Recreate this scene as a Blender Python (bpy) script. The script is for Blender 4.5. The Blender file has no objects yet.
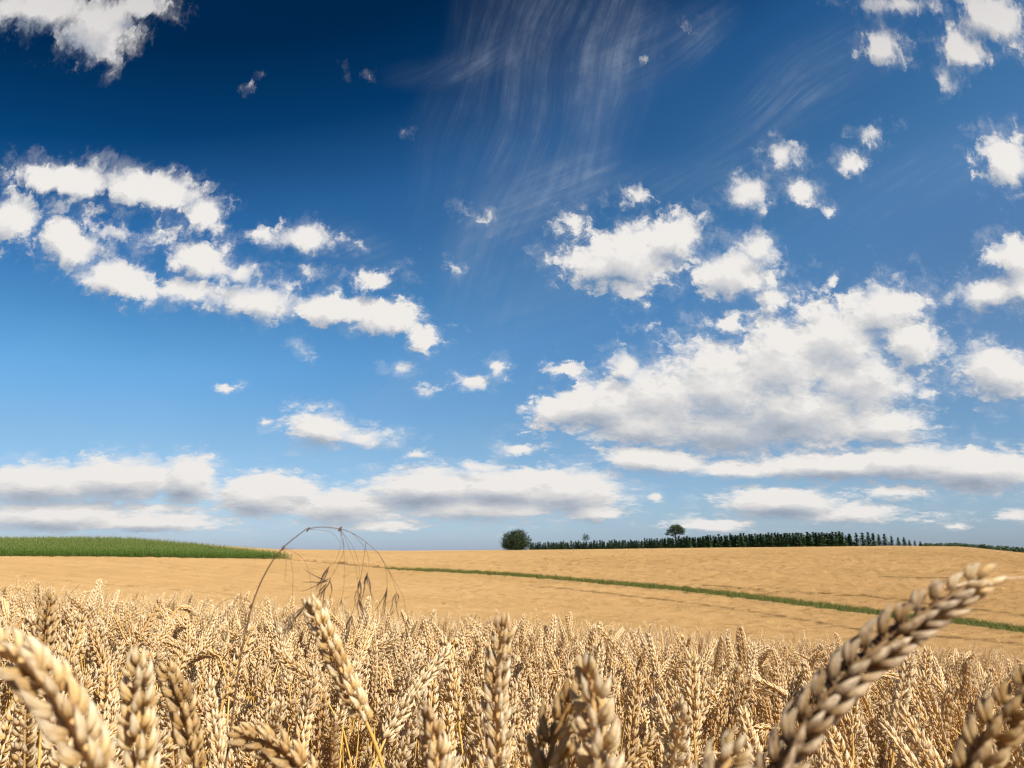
import bpy, math, random
import numpy as np
from mathutils import Vector, Matrix

R = math.radians
scene = bpy.context.scene
col = scene.collection

# ------------------------------------------------------------------ camera
W, H, F = 1024, 768, 700.0            # picture size and focal length in pixels
EYE = 1.05                            # lens height above the soil at the photographer's feet
HORIZ = 555.0                         # picture row of eye level
PITCH = math.atan((HORIZ - H / 2) / F)
cp, sp = math.cos(PITCH), math.sin(PITCH)
cam_d = bpy.data.cameras.new("camera")
cam = bpy.data.objects.new("camera", cam_d)
col.objects.link(cam)
cam.location = (0, 0, EYE)
cam.rotation_euler = (math.pi / 2 + PITCH, 0, 0)
cam_d.sensor_width = 36.0
cam_d.lens = F / W * 36.0
cam_d.clip_start = 0.01
cam_d.clip_end = 20000
cam_d.dof.use_dof = True
cam_d.dof.focus_distance = 1.5
cam_d.dof.aperture_fstop = 20.0
scene.camera = cam

# ------------------------------------------------------------------ colour management
scene.view_settings.view_transform = 'Standard'
scene.view_settings.look = 'None'
scene.view_settings.gamma = 1
scene.view_settings.exposure = 0.80
scene.view_settings.use_curve_mapping = False
scene.cycles.use_denoising = True
scene.cycles.filter_width = 1.1
scene.cycles.max_bounces = 5
scene.cycles.diffuse_bounces = 3
scene.cycles.glossy_bounces = 2
scene.cycles.transmission_bounces = 3
scene.cycles.transparent_max_bounces = 4
scene.cycles.sample_clamp_indirect = 6

# ------------------------------------------------------------------ sun
SUN_TO = Vector((0.66, -0.68, 0.92)).normalized()      # towards the sun: high, behind the camera's right shoulder
sun_d = bpy.data.lights.new("sun", 'SUN')
sun_d.energy = 5.0
sun_d.angle = R(0.5)
sun_d.color = (1.0, 0.93, 0.82)
sun = bpy.data.objects.new("sun", sun_d)
col.objects.link(sun)
sun.rotation_euler = SUN_TO.to_track_quat('Z', 'Y').to_euler()
sun.location = (20, -12, 40)


def pix_uv(px, py):
    """Direction through a picture point as slopes (x/y, z/y) in world axes."""
    a = (px - W / 2) / F
    b = (H / 2 - py) / F
    k = cp - b * sp
    return a / k, (sp + b * cp) / k


def pix_at(px, py, depth):
    """World point on that direction at distance `depth` along +Y."""
    u, v = pix_uv(px, py)
    return Vector((u * depth, depth, EYE + v * depth))


def uv_pix(u, v):
    k = cp + v * sp
    return W / 2 + F * u / k, H / 2 - F * (v * cp - sp) / k


# ------------------------------------------------------------------ sky
world = bpy.data.worlds.new("World")
scene.world = world
world.use_nodes = True
wt = world.node_tree
wt.nodes.clear()


class NB:
    """Small helper to write node trees as expressions."""

    def __init__(self, tree):
        self.t = tree

    def new(self, kind, **kw):
        n = self.t.nodes.new(kind)
        for k, v in kw.items():
            setattr(n, k, v)
        return n

    def put(self, sock, val):
        if val is None:
            return
        if isinstance(val, bpy.types.NodeSocket):
            self.t.links.new(val, sock)
        else:
            sock.default_value = val

    def m(self, op, a, b=None, c=None, clamp=False):
        n = self.new('ShaderNodeMath', operation=op, use_clamp=clamp)
        for i, v in enumerate((a, b, c)):
            self.put(n.inputs[i], v)
        return n.outputs[0]

    def vm(self, op, a, b=None, c=None):
        n = self.new('ShaderNodeVectorMath', operation=op)
        for i, v in enumerate((a, b, c)):
            self.put(n.inputs[i], v)
        return n.outputs['Value'] if op in ('LENGTH', 'DOT_PRODUCT', 'DISTANCE') else n.outputs['Vector']

    def scale(self, a, s):
        n = self.new('ShaderNodeVectorMath', operation='SCALE')
        self.put(n.inputs[0], a)
        self.put(n.inputs['Scale'], s)
        return n.outputs['Vector']

    def xyz(self, x, y, z):
        n = self.new('ShaderNodeCombineXYZ')
        for i, v in enumerate((x, y, z)):
            self.put(n.inputs[i], v)
        return n.outputs[0]

    def sep(self, v):
        n = self.new('ShaderNodeSeparateXYZ')
        self.put(n.inputs[0], v)
        return n.outputs

    def noise(self, vec, scale, detail=2.0, rough=0.5, dim='2D', dist=0.0, lac=2.0):
        n = self.new('ShaderNodeTexNoise', noise_dimensions=dim)
        self.put(n.inputs['Vector'], vec)
        n.inputs['Scale'].default_value = scale
        n.inputs['Detail'].default_value = detail
        n.inputs['Roughness'].default_value = rough
        n.inputs['Distortion'].default_value = dist
        n.inputs['Lacunarity'].default_value = lac
        return n

    def smooth(self, v, lo, hi, a=0.0, b=1.0):
        n = self.new('ShaderNodeMapRange', interpolation_type='SMOOTHSTEP')
        self.put(n.inputs[0], v)
        for i, x in enumerate((lo, hi, a, b)):
            self.put(n.inputs[i + 1], x)
        return n.outputs[0]

    def lin(self, v, lo, hi, a=0.0, b=1.0):
        n = self.new('ShaderNodeMapRange')
        self.put(n.inputs[0], v)
        for i, x in enumerate((lo, hi, a, b)):
            self.put(n.inputs[i + 1], x)
        return n.outputs[0]

    def mix(self, f, a, b, blend='MIX'):
        n = self.new('ShaderNodeMix', data_type='RGBA', blend_type=blend)
        self.put(n.inputs[0], f)
        self.put(n.inputs[6], a)
        self.put(n.inputs[7], b)
        return n.outputs[2]

    def ramp(self, f, stops):
        n = self.new('ShaderNodeValToRGB')
        self.put(n.inputs[0], f)
        el = n.color_ramp.elements
        while len(el) < len(stops):
            el.new(0.5)
        for e, (p, c) in zip(el, stops):
            e.position = p
            e.color = (*c, 1)
        return n.outputs[0]

    def attr(self, name, out='Fac'):
        n = self.new('ShaderNodeAttribute', attribute_name=name)
        return n.outputs[out]


# Cumulus: places of the puffs in the sky (picture point, half sizes, tilt, strength); turned into directions below.
PUFFS = [
    # high at the upper left
    (35, 8, 62, 24, 5, 1), (98, 28, 40, 34, 20, 1), (140, 6, 34, 16, 0, .8), (112, 58, 14, 14, 0, .55),
    (251, 84, 9, 16, 15, .26), (362, 72, 14, 8, 40, .32), (402, 131, 8, 8, 20, .30), (690, 28, 24, 9, -15, .28), (640, 58, 20, 7, -15, .22),
    # broken band on the left
    (70, 180, 58, 19, 8, 1), (150, 190, 62, 20, 14, 1), (204, 212, 24, 20, 30, 1), (12, 217, 34, 26, 0, 1),
    (70, 243, 44, 22, 22, 1), (120, 280, 56, 19, 20, 1), (112, 232, 34, 12, 5, .6), (200, 260, 36, 24, 10, 1),
    (238, 272, 22, 16, 0, .8), (302, 240, 30, 16, 8, .95), (262, 232, 30, 9, 5, .6), (185, 291, 50, 14, 8, .9),
    (255, 302, 62, 17, 6, 1), (335, 309, 54, 17, 6, 1), (388, 319, 44, 18, 12, 1), (424, 338, 18, 15, 30, .95),
    (376, 279, 24, 11, -5, .8), (352, 242, 16, 12, 30, .35), (300, 268, 36, 10, 30, .4),
    (170, 240, 80, 34, 16, .36), (290, 284, 80, 20, 10, .42), (100, 207, 70, 18, 8, .40), (60, 205, 50, 30, 10, .36),
    (305, 350, 18, 9, 25, .45), (228, 388, 13, 5, 0, .6),
    (322, 428, 40, 20, 5, 1), (362, 438, 40, 11, 0, .75), (265, 422, 9, 5, 0, .7), (402, 369, 22, 7, 0, .55),
    (474, 381, 24, 9, 0, .9), (497, 366, 12, 10, 0, .8), (428, 388, 18, 10, 30, .35), (450, 265, 20, 12, 30, .4),
    (565, 369, 20, 10, 0, .75), (416, 455, 16, 7, 0, .6), (516, 449, 28, 8, 0, .65), (470, 215, 22, 10, 20, .4),
    # low bank along the left horizon
    (40, 484, 74, 20, 0, 1), (122, 479, 76, 21, 0, 1), (188, 479, 34, 22, 0, 1), (50, 516, 90, 15, 0, 1),
    (150, 522, 90, 9, 0, .8), (262, 496, 54, 20, 0, .95), (345, 507, 60, 18, 0, .95), (380, 526, 50, 6, 0, .7),
    (430, 488, 68, 20, 0, 1), (505, 488, 66, 20, 0, 1), (575, 492, 56, 23, 0, 1), (480, 507, 100, 13, 0, .9),
    (592, 512, 38, 9, 0, .8), (480, 467, 40, 8, 0, .55), (300, 488, 40, 9, 0, .6), (400, 476, 40, 8, 0, .5),
    (150, 508, 170, 20, 0, .42), (470, 514, 150, 13, 0, .42), (30, 500, 90, 26, 0, .5), (560, 478, 70, 9, 0, .45), (820, 518, 190, 9, 0, .36),
    # middle of the sky
    (628, 256, 64, 34, -6, 1), (672, 236, 36, 26, 0, 1), (598, 264, 40, 22, 0, .9), (622, 288, 30, 14, 20, .8),
    (574, 220, 20, 18, 0, .6), (545, 256, 12, 20, -20, .5), (632, 200, 26, 18, 20, .45),
    (738, 274, 50, 28, 5, 1), (758, 248, 24, 20, 0, .9), (770, 300, 22, 14, 0, .8), (723, 323, 24, 11, 0, .7),
    (748, 192, 22, 19, 0, .9), (782, 154, 22, 15, -35, .75), (800, 186, 24, 19, 20, .7), (830, 212, 12, 13, 0, .5),
    (850, 163, 20, 12, -10, .8), (872, 134, 22, 10, -10, .55), (884, 45, 25, 22, 0, .9), (655, 330, 26, 9, 10, .4),
    (836, 280, 9, 9, 0, .6),
    # upper right corner
    (990, 18, 38, 28, -40, 1), (960, 50, 26, 22, -45, .95), (940, 78, 12, 15, 0, .6), (900, 4, 46, 10, 0, .7),
    (1006, 160, 30, 28, 0, 1), (1018, 258, 30, 24, 0, 1), (988, 293, 40, 20, 0, 1), (1030, 288, 30, 24, 0, 1),
    (996, 371, 46, 32, 5, 1),
    # the large cloud on the right
    (626, 366, 22, 20, 0, .95), (572, 408, 46, 20, -15, 1), (612, 404, 50, 30, 0, 1), (660, 396, 62, 40, 0, 1),
    (720, 384, 66, 54, 0, 1), (782, 362, 60, 54, 0, 1), (836, 340, 62, 46, 0, 1), (882, 310, 52, 32, -10, 1),
    (914, 342, 38, 26, 0, 1), (860, 384, 66, 40, 0, 1), (800, 416, 94, 40, 0, 1), (728, 430, 96, 30, 0, 1),
    (650, 424, 80, 24, 0, 1), (884, 424, 54, 24, 0, 1), (921, 393, 16, 7, 0, .7),
    (655, 460, 64, 11, 4, .9), (740, 468, 80, 9, 0, .75), (830, 466, 84, 13, 0, .9), (905, 462, 76, 17, 0, 1),
    (980, 470, 74, 22, 0, 1), (780, 502, 66, 15, 0, .95), (850, 513, 54, 10, 0, .8), (715, 525, 50, 7, 0, .7),
    (656, 497, 8, 6, 0, .7), (900, 492, 50, 10, 0, .5), (1016, 515, 22, 6, 0, .7), (955, 527, 16, 3, 0, .6),
]
# thin high cirrus veils: picture point, half sizes, tilt, strength
VEILS = [(500, 180, 30, 150, 12, .26), (575, 110, 26, 190, 16, .30), (540, 20, 60, 80, 10, .26), (610, 70, 26, 110, 18, .16), (455, 120, 30, 110, 12, .12)]
VEILS_ACROSS = [(520, 210, 95, 26, -38, .34), (660, 176, 170, 24, -4, .18), (800, 85, 120, 34, -34, .30), (640, 45, 80, 26, -30, .22), (560, 285, 80, 40, -36, .2),
                (470, 60, 70, 18, -8, .2), (930, 180, 170, 40, -22, .16),
                (430, 380, 60, 26, -20, .22), (350, 255, 60, 26, 20, .22), (690, 30, 40, 16, -20, .25)]


# grey undersides of the deeper clouds
BELLIES = [(745, 428, 120, 26, -4, .60), (60, 504, 110, 8, 0, .38), (190, 496, 50, 7, 0, .38), (450, 504, 150, 8, 0, .40), (330, 444, 50, 7, 0, .35),
           (250, 313, 70, 8, 5, .25), (620, 284, 36, 12, 0, .25), (830, 477, 90, 6, 0, .4), (970, 484, 80, 9, 0, .42), (800, 512, 100, 8, 0, .4),
           (1000, 302, 40, 9, 0, .35), (1000, 390, 40, 12, 0, .35), (600, 424, 50, 10, 0, .35), (860, 378, 40, 16, -20, .3), (60, 30, 60, 18, 10, .25)]


def sky_group():
    g = bpy.data.node_groups.new("cloud_field", 'ShaderNodeTree')
    g.interface.new_socket("P", in_out='INPUT', socket_type='NodeSocketVector')
    g.interface.new_socket("Field", in_out='OUTPUT', socket_type='NodeSocketFloat')
    b = NB(g)
    gi = b.new('NodeGroupInput')
    go = b.new('NodeGroupOutput')
    P = gi.outputs[0]
    v = b.sep(P)[1]
    per = b.m('MULTIPLY_ADD', v, 1.15, 0.22)                    # apparent size of the billows shrinks towards the horizon
    per = b.m('MINIMUM', per, 1.0)
    # edges torn by noise at two sizes
    # flatter and finer towards the horizon, as seen from below
    lv = b.m('MULTIPLY', b.m('LOGARITHM', b.m('ADD', b.m('MAXIMUM', v, 0.0), 0.09), math.e), 0.55)
    stretch = b.xyz(b.sep(P)[0], lv, 0.0)
    n1 = b.noise(stretch, 9.0, 2.0, 0.55)
    n2 = b.noise(stretch, 38.0, 4.0, 0.62)
    w1 = b.vm('MULTIPLY', b.vm('SUBTRACT', n1.outputs['Color'], (.5, .5, .5)), (0.045, 0.036, 0))
    w2 = b.vm('MULTIPLY', b.vm('SUBTRACT', n2.outputs['Color'], (.5, .5, .5)), (0.034, 0.028, 0))
    Q = b.vm('ADD', P, b.scale(b.vm('ADD', w1, w2), per))
    acc = None
    for i, (px, py, rx, ry, rot, w) in enumerate(PUFFS):
        if i % 16 == 0 and i:
            # evaluated batch by batch, so that the shader's working memory stays small
            Q = b.vm('ADD', Q, b.scale((1e-6, 1e-6, 0), acc))
        if py > 455:                                            # the low banks are closed, not scattered
            w, ry = w * 1.22, ry * 1.12
        k = 1 + max(0.8 - w, 0) * 0.75                          # weak scraps: low but not wide
        rx, ry = rx * k, ry * k
        cu, cv = pix_uv(px, py)
        ru = abs(pix_uv(px + 1, py)[0] - cu) * rx * 1.32
        rv = abs(pix_uv(px, py - 1)[1] - cv) * ry * 1.32
        c, n = math.cos(R(rot)), -math.sin(R(rot))
        if abs(rot) < 3:
            ln = b.vm('LENGTH', b.vm('MULTIPLY_ADD', Q, (1 / ru, 1 / rv, 0), (-cu / ru, -cv / rv, 0)))
        else:
            ex = b.vm('DOT_PRODUCT', Q, (c / ru, n / ru, -(c * cu + n * cv) / ru))
            ey = b.vm('DOT_PRODUCT', Q, (-n / rv, c / rv, -(c * cv - n * cu) / rv))
            ln = b.m('SQRT', b.m('MULTIPLY_ADD', ex, ex, b.m('MULTIPLY', ey, ey)))
        f = b.m('MULTIPLY_ADD', ln, -max(w, 0.8), w)
        acc = f if acc is None else b.m('SMOOTH_MAX', acc, f, 0.22)
    # billows
    vo = b.new('ShaderNodeTexVoronoi', feature='SMOOTH_F1', voronoi_dimensions='2D')
    b.put(vo.inputs['Vector'], b.vm('ADD', stretch, b.scale(b.vm('SUBTRACT', n2.outputs['Color'], (.5, .5, .5)), 0.05)))
    vo.inputs['Scale'].default_value = 26.0
    vo.inputs['Detail'].default_value = 2.0
    vo.inputs['Roughness'].default_value = 0.55
    vo.inputs['Smoothness'].default_value = 0.6
    bill = b.m('MULTIPLY_ADD', vo.outputs['Distance'], -0.62, 0.26)
    fine = b.m('MULTIPLY_ADD', b.noise(stretch, 46.0, 5.0, 0.62).outputs[0], 0.60, -0.30)
    acc = b.m('MAXIMUM', acc, -1.0)
    # ragged at the rim, calmer inside
    calm = b.m('MULTIPLY', b.smooth(acc, 0.25, 0.75, 1.0, 0.28), b.smooth(v, 0.02, 0.30, 0.72, 1.05))
    out = b.m('ADD', acc, b.m('MULTIPLY', b.m('ADD', bill, fine), calm))
    b.put(go.inputs[0], out)
    return g


b = NB(wt)
geo = b.new('ShaderNodeTexCoord').outputs['Generated']
D = b.vm('NORMALIZE', geo)
dx, dy, dz = b.sep(D)
yy = b.m('MAXIMUM', dy, 0.05)
U = b.m('DIVIDE', dx, yy)
V = b.m('DIVIDE', dz, yy)
P = b.xyz(U, V, 1.0)

sky = b.new('ShaderNodeTexSky', sky_type='NISHITA')
sky.sun_disc = False
sky.sun_elevation = math.asin(SUN_TO.z)
sky.sun_rotation = math.atan2(SUN_TO.x, SUN_TO.y)
sky.altitude = 200
sky.air_density = 1.0
sky.dust_density = 0.6
sky.ozone_density = 2.0
# the deep polarised blue: darker with height, a little lighter to the right
hgt = b.m('ADD', dz, b.m('MULTIPLY', dx, b.m('MULTIPLY', b.smooth(dz, 0.08, 0.42), -0.29)))
SKY_TINT = [(0.0, (.40, .50, .82)), (.06, (.47, .57, .74)), (.15, (.47, .61, .71)), (.29, (.38, .68, .84)), (.36, (.31, .63, .79)),
            (.53, (.135, .43, .65)), (.62, (.012, .185, .35)), (.70, (.001, .10, .20)), (1.0, (.001, .08, .17))]
tint = b.ramp(b.m('ABSOLUTE', hgt), SKY_TINT)
skyc = b.mix(1.0, sky.outputs[0], tint, 'MULTIPLY')
mott = b.noise(b.vm('MULTIPLY', P, (1, 1.6, 1)), 3.2, 4, 0.6).outputs[0]
skyc = b.mix(b.lin(mott, 0.3, 0.75, 0.0, 0.10), skyc, b.mix(1.0, skyc, (1.9, 1.5, 1.25, 1), 'MULTIPLY'))
bg_sky = b.new('ShaderNodeBackground')
b.put(bg_sky.inputs[0], skyc)
bg_sky.inputs[1].default_value = 0.085

grp = sky_group()
g1 = b.new('ShaderNodeGroup')
g1.node_tree = grp
b.put(g1.inputs[0], P)
per = b.m('MINIMUM', b.m('MULTIPLY_ADD', V, 1.2, 0.3), 1.0)
off = b.vm('ADD', P, b.scale(b.xyz(0.020, 0.042, 0), per))
g2 = b.new('ShaderNodeGroup')
g2.node_tree = grp
b.put(g2.inputs[0], off)
f1, f2 = g1.outputs[0], g2.outputs[0]
front = b.smooth(dy, 0.12, 0.3)
body = b.noise(P, 7.0, 3, 0.6).outputs[0]
wide = b.smooth(body, 0.3, 0.7, 0.34, 0.70)              # some edges crisp, some melting away
alpha = b.smooth(f1, -0.14, wide)
# thin scraps and mist round the bodies
mist = b.m('MULTIPLY', b.smooth(b.m('ADD', f1, b.m('MULTIPLY_ADD', b.noise(P, 17.0, 5, 0.65).outputs[0], 1.2, -0.6)), -0.40, 0.55), 0.28)
alpha = b.m('MULTIPLY', b.m('MAXIMUM', alpha, mist), front)
lit = b.m('ADD', b.m('MULTIPLY', b.m('SUBTRACT', f1, f2), 1.0), b.m('MULTIPLY_ADD', f1, -0.26, 0.90))
shade = None
PB = b.vm('ADD', P, b.scale(b.vm('SUBTRACT', b.noise(P, 11.0, 3, 0.6).outputs['Color'], (.5, .5, .5)), b.m('MULTIPLY', per, 0.06)))
for (px, py, rx, ry, rot, w) in BELLIES:
    cu, cv = pix_uv(px, py)
    ru = abs(pix_uv(px + 1, py)[0] - cu) * rx * 1.2
    rv = abs(pix_uv(px, py - 1)[1] - cv) * ry * 1.5
    ln = b.vm('LENGTH', b.vm('MULTIPLY_ADD', PB, (1 / ru, 1 / rv, 0), (-cu / ru, -cv / rv, 0)))
    f = b.m('MULTIPLY', b.smooth(ln, 1.0, 0.1), w * 0.62)
    shade = f if shade is None else b.m('MAXIMUM', shade, f)
lit = b.m('SUBTRACT', lit, shade, clamp=True)
cl_col = b.ramp(lit, [(0.0, (.38, .44, .53)), (0.38, (.54, .585, .66)), (0.70, (.78, .775, .775)), (1.0, (1.0, .97, .935))])
cl_col = b.mix(b.smooth(dz, 0.42, 0.75), cl_col, b.mix(1.0, cl_col, (.62, .62, .66, 1), 'MULTIPLY'))
cl_col = b.mix(b.smooth(dz, 0.16, 0.0), cl_col, b.mix(1.0, cl_col, (.95, .95, .96, 1), 'MULTIPLY'))
bg_cl = b.new('ShaderNodeBackground')
b.put(bg_cl.inputs[0], cl_col)
bg_cl.inputs[1].default_value = 0.50
# cirrus
cw = b.noise(P, 2.6, 1, 0.4).outputs['Color']
PW = b.vm('ADD', b.xyz(U, V, 0.0), b.scale(b.vm('SUBTRACT', cw, (.5, .5, .5)), 0.11))
PW = b.vm('MULTIPLY', PW, (1, 1, 0))
def veil_sum(items):
    tot = None
    for (px, py, rx, ry, rot, w) in items:
        cu, cv = pix_uv(px, py)
        ru = abs(pix_uv(px + 1, py)[0] - cu) * rx * 1.6
        rv = abs(pix_uv(px, py - 1)[1] - cv) * ry * 1.6
        mp = b.new('ShaderNodeMapping', vector_type='TEXTURE')
        b.put(mp.inputs['Vector'], PW)
        mp.inputs['Location'].default_value = (cu, cv, 0)
        mp.inputs['Rotation'].default_value = (0, 0, -R(rot))
        mp.inputs['Scale'].default_value = (ru, rv, 1)
        f = b.smooth(b.vm('LENGTH', mp.outputs[0]), 1.0, 0.0, 0.0, w)
        tot = f if tot is None else b.m('ADD', tot, f)
    return tot


mpA = b.new('ShaderNodeMapping', vector_type='TEXTURE')
b.put(mpA.inputs['Vector'], PW)
mpA.inputs['Rotation'].default_value = (0, 0, R(-15))
mpA.inputs['Scale'].default_value = (0.020, 0.30, 1)
streak = b.noise(mpA.outputs[0], 1.0, 7, 0.72).outputs[0]
mpB = b.new('ShaderNodeMapping', vector_type='TEXTURE')
b.put(mpB.inputs['Vector'], PW)
mpB.inputs['Rotation'].default_value = (0, 0, R(32))
mpB.inputs['Scale'].default_value = (0.26, 0.020, 1)
streakB = b.noise(mpB.outputs[0], 1.0, 7, 0.72).outputs[0]
patch = b.smooth(b.noise(P, 13.0, 5, 0.65).outputs[0], 0.30, 0.74, 0.30, 0.85)
dn = b.m('MULTIPLY', veil_sum(VEILS), b.m('MULTIPLY_ADD', b.m('MULTIPLY', b.smooth(streak, 0.30, 0.90), patch), 1.15, 0.18))
ac = b.m('MULTIPLY', veil_sum(VEILS_ACROSS), b.m('MULTIPLY_ADD', b.m('MULTIPLY', b.smooth(streakB, 0.32, 0.88), patch), 1.2, 0.16))
calpha = b.m('MULTIPLY', b.m('ADD', dn, ac), front, clamp=True)
bg_ci = b.new('ShaderNodeBackground')
bg_ci.inputs[0].default_value = (.62, .72, .86, 1)
bg_ci.inputs[1].default_value = 0.38
mx1 = b.new('ShaderNodeMixShader')
b.put(mx1.inputs[0], calpha)
b.put(mx1.inputs[1], bg_sky.outputs[0])
b.put(mx1.inputs[2], bg_ci.outputs[0])
mx2 = b.new('ShaderNodeMixShader')
b.put(mx2.inputs[0], alpha)
b.put(mx2.inputs[1], mx1.outputs[0])
b.put(mx2.inputs[2], bg_cl.outputs[0])
wo = b.new('ShaderNodeOutputWorld')
b.put(wo.inputs[0], mx2.outputs[0])
world.cycles.sampling_method = 'MANUAL'
world.cycles.sample_map_resolution = 512

# ------------------------------------------------------------------ terrain
rng = np.random.default_rng(7)
AX, AY, KK, HC = 0.064, 0.040, 0.006, 0.15       # the near slope of the crop's top and how far it lies below the lens
STRAW = 0.85                                      # height of the crop
FAR = 220.0                                       # distance of the hill's crest


def smoothstep(x, a, c):
    t = np.clip((x - a) / (c - a), 0, 1)
    return t * t * (3 - 2 * t)


_hx = np.array([-420, -100, 0, 100, 150, 200, 280, 400, 500, 600, 700, 800, 900, 960, 1024, 1150, 1500])
_hy = np.array([541, 541, 541, 540.5, 541, 545, 549.5, 551, 550.3, 549.3, 548, 547, 546, 546.5, 553, 566, 580])
_hu = np.array([pix_uv(a, c)[0] for a, c in zip(_hx, _hy)])
_hv = np.array([pix_uv(a, c)[1] for a, c in zip(_hx, _hy)])
_fu = np.linspace(-1.6, 1.6, 641)
_fv = np.interp(_fu, _hu, _hv)
_k = np.exp(-np.linspace(-2, 2, 9) ** 2)
_fv = np.convolve(np.pad(_fv, 4, mode='edge'), _k / _k.sum(), 'valid')


def crop_z(x, y):
    """Height of the top of the crop (world z)."""
    x = np.asarray(x, float)
    y = np.asarray(y, float)
    ys = np.maximum(y, 0.6)
    u = np.clip(x / ys, -1.5, 1.5)
    near = -(HC + AX * x + AY * y + KK * np.minimum(y, 10.0) * np.abs(y))
    near = np.clip(near, -40, 6)
    vcrest = -(AX * u + AY + 0.09)
    vh = np.interp(u, _fu, _fv)
    t = np.clip((ys - 45) / (FAR - 45), 0, 1)
    v = vcrest + (vh - vcrest) * (1 - (1 - t) ** 1.6)
    v = v - 0.035 * smoothstep(ys, FAR + 2, FAR + 90)
    far = v * ys
    w = smoothstep(ys, 7, 26)
    return EYE + near * (1 - w) + far * w


def soil_z(x, y):
    return crop_z(x, y) - STRAW


def dist_at(px, py):
    """Distance along +Y at which the far slope shows at a picture point."""
    u, v = pix_uv(px, py)
    ys = np.linspace(46, FAR, 900)
    vv = (crop_z(u * ys, ys) - EYE) / ys
    return float(np.interp(v, vv, ys))


def curve_on_field(pts):
    """Picture points on the far slope -> a function distance(u)."""
    us = np.array([pix_uv(a, c)[0] for a, c in pts])
    ys = np.array([dist_at(a, c) for a, c in pts])
    return lambda u: np.interp(u, us, ys, left=np.nan, right=np.nan)


# ------------------------------------------------------------------ materials
def material(name):
    m = bpy.data.materials.new(name)
    m.use_nodes = True
    m.node_tree.nodes.clear()
    return m, NB(m.node_tree)


def finish(b, shader):
    o = b.new('ShaderNodeOutputMaterial')
    b.put(o.inputs[0], shader)


def principled(b, colour, rough=0.6, spec=0.3, **kw):
    n = b.new('ShaderNodeBsdfPrincipled')
    b.put(n.inputs['Base Color'], colour)
    b.put(n.inputs['Roughness'], rough)
    n.inputs['Specular IOR Level'].default_value = spec
    for k, v in kw.items():
        b.put(n.inputs[k], v)
    return n.outputs[0]


def with_translucency(b, shader, colour, f):
    t = b.new('ShaderNodeBsdfTranslucent')
    b.put(t.inputs[0], colour)
    mx = b.new('ShaderNodeMixShader')
    mx.inputs[0].default_value = f
    b.put(mx.inputs[1], shader)
    b.put(mx.inputs[2], t.outputs[0])
    return mx.outputs[0]


def rgb(*c):
    return (*c, 1)


def husk_material(name, base, tip, dark, wear=0.55):
    m, b = material(name)
    t = b.attr('tip')
    r = b.attr('rnd')
    oi = b.new('ShaderNodeObjectInfo').outputs['Random']
    phi = b.attr('phi')
    tc = b.new('ShaderNodeTexCoord').outputs['Object']
    n = b.new('ShaderNodeTexNoise')
    b.put(n.inputs['Vector'], tc)
    n.inputs['Scale'].default_value = 330
    n.inputs['Detail'].default_value = 4
    # fine veins along the husk
    vn = b.noise(b.xyz(b.m('MULTIPLY', phi, 16.0), b.m('MULTIPLY_ADD', r, 71.0, b.m('MULTIPLY', t, 0.7)), 0.0), 1.0, 2.0, 0.6).outputs[0]
    c = b.mix(b.smooth(b.m('ADD', t, b.m('MULTIPLY_ADD', r, 0.5, -0.25)), 0.15, 0.95), rgb(*base), rgb(*tip))
    c = b.mix(b.smooth(n.outputs[0], 0.47, 0.70, 0, wear), c, rgb(*dark))
    c = b.mix(b.smooth(vn, 0.50, 0.72, 0, wear * .8), c, rgb(*dark))
    c = b.mix(b.smooth(t, 0.30, 0.02, 0, wear), c, rgb(*dark))
    # every ear has its own ripeness: some pale, some weathered brown
    c = b.mix(b.smooth(oi, 0.76, 1.0, 0, 0.45), c, rgb(*dark))
    c = b.mix(b.smooth(oi, 0.35, 0.0, 0, 0.40), c, rgb(*tip))
    c = b.mix(b.m('MULTIPLY', r, 0.14), c, rgb(*dark))
    bmp = b.new('ShaderNodeBump')
    bmp.inputs['Strength'].default_value = 0.8
    bmp.inputs['Distance'].default_value = 0.0007
    b.put(bmp.inputs['Height'], b.m('ADD', n.outputs[0], b.m('MULTIPLY', vn, 1.5)))
    s = principled(b, c, 0.55, 0.30, Normal=bmp.outputs[0])
    tc_ = b.mix(1.0, c, rgb(1.0, .84, .58), 'MULTIPLY')
    finish(b, with_translucency(b, s, tc_, 0.30))
    return m


M = {}
M['husk'] = husk_material("wheat_husk", (.84, .58, .235), (.97, .85, .60), (.54, .29, .08), .26)
M['husk_grey'] = husk_material("weathered_wheat_husk", (.48, .295, .12), (.78, .62, .42), (.17, .085, .035), .7)
M['husk_pale'] = husk_material("pale_wheat_husk", (.82, .58, .26), (.95, .83, .60), (.56, .31, .10), .42)
M['husk_brown'] = husk_material("brown_wheat_husk", (.62, .38, .135), (.84, .63, .34), (.30, .155, .05))


def straw_material(name, a, c2, trans=0.1, rough=0.45):
    m, b = material(name)
    oi = b.new('ShaderNodeObjectInfo').outputs['Random']
    tc = b.new('ShaderNodeTexCoord').outputs['Object']
    n = b.new('ShaderNodeTexNoise')
    b.put(n.inputs['Vector'], tc)
    n.inputs['Scale'].default_value = 40
    n.inputs['Detail'].default_value = 3
    c = b.mix(b.m('ADD', b.m('MULTIPLY', oi, 0.6), b.m('MULTIPLY_ADD', n.outputs[0], 0.9, -0.25), clamp=True), rgb(*a), rgb(*c2))
    finish(b, with_translucency(b, principled(b, c, rough, 0.4), c, trans))
    return m


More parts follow.
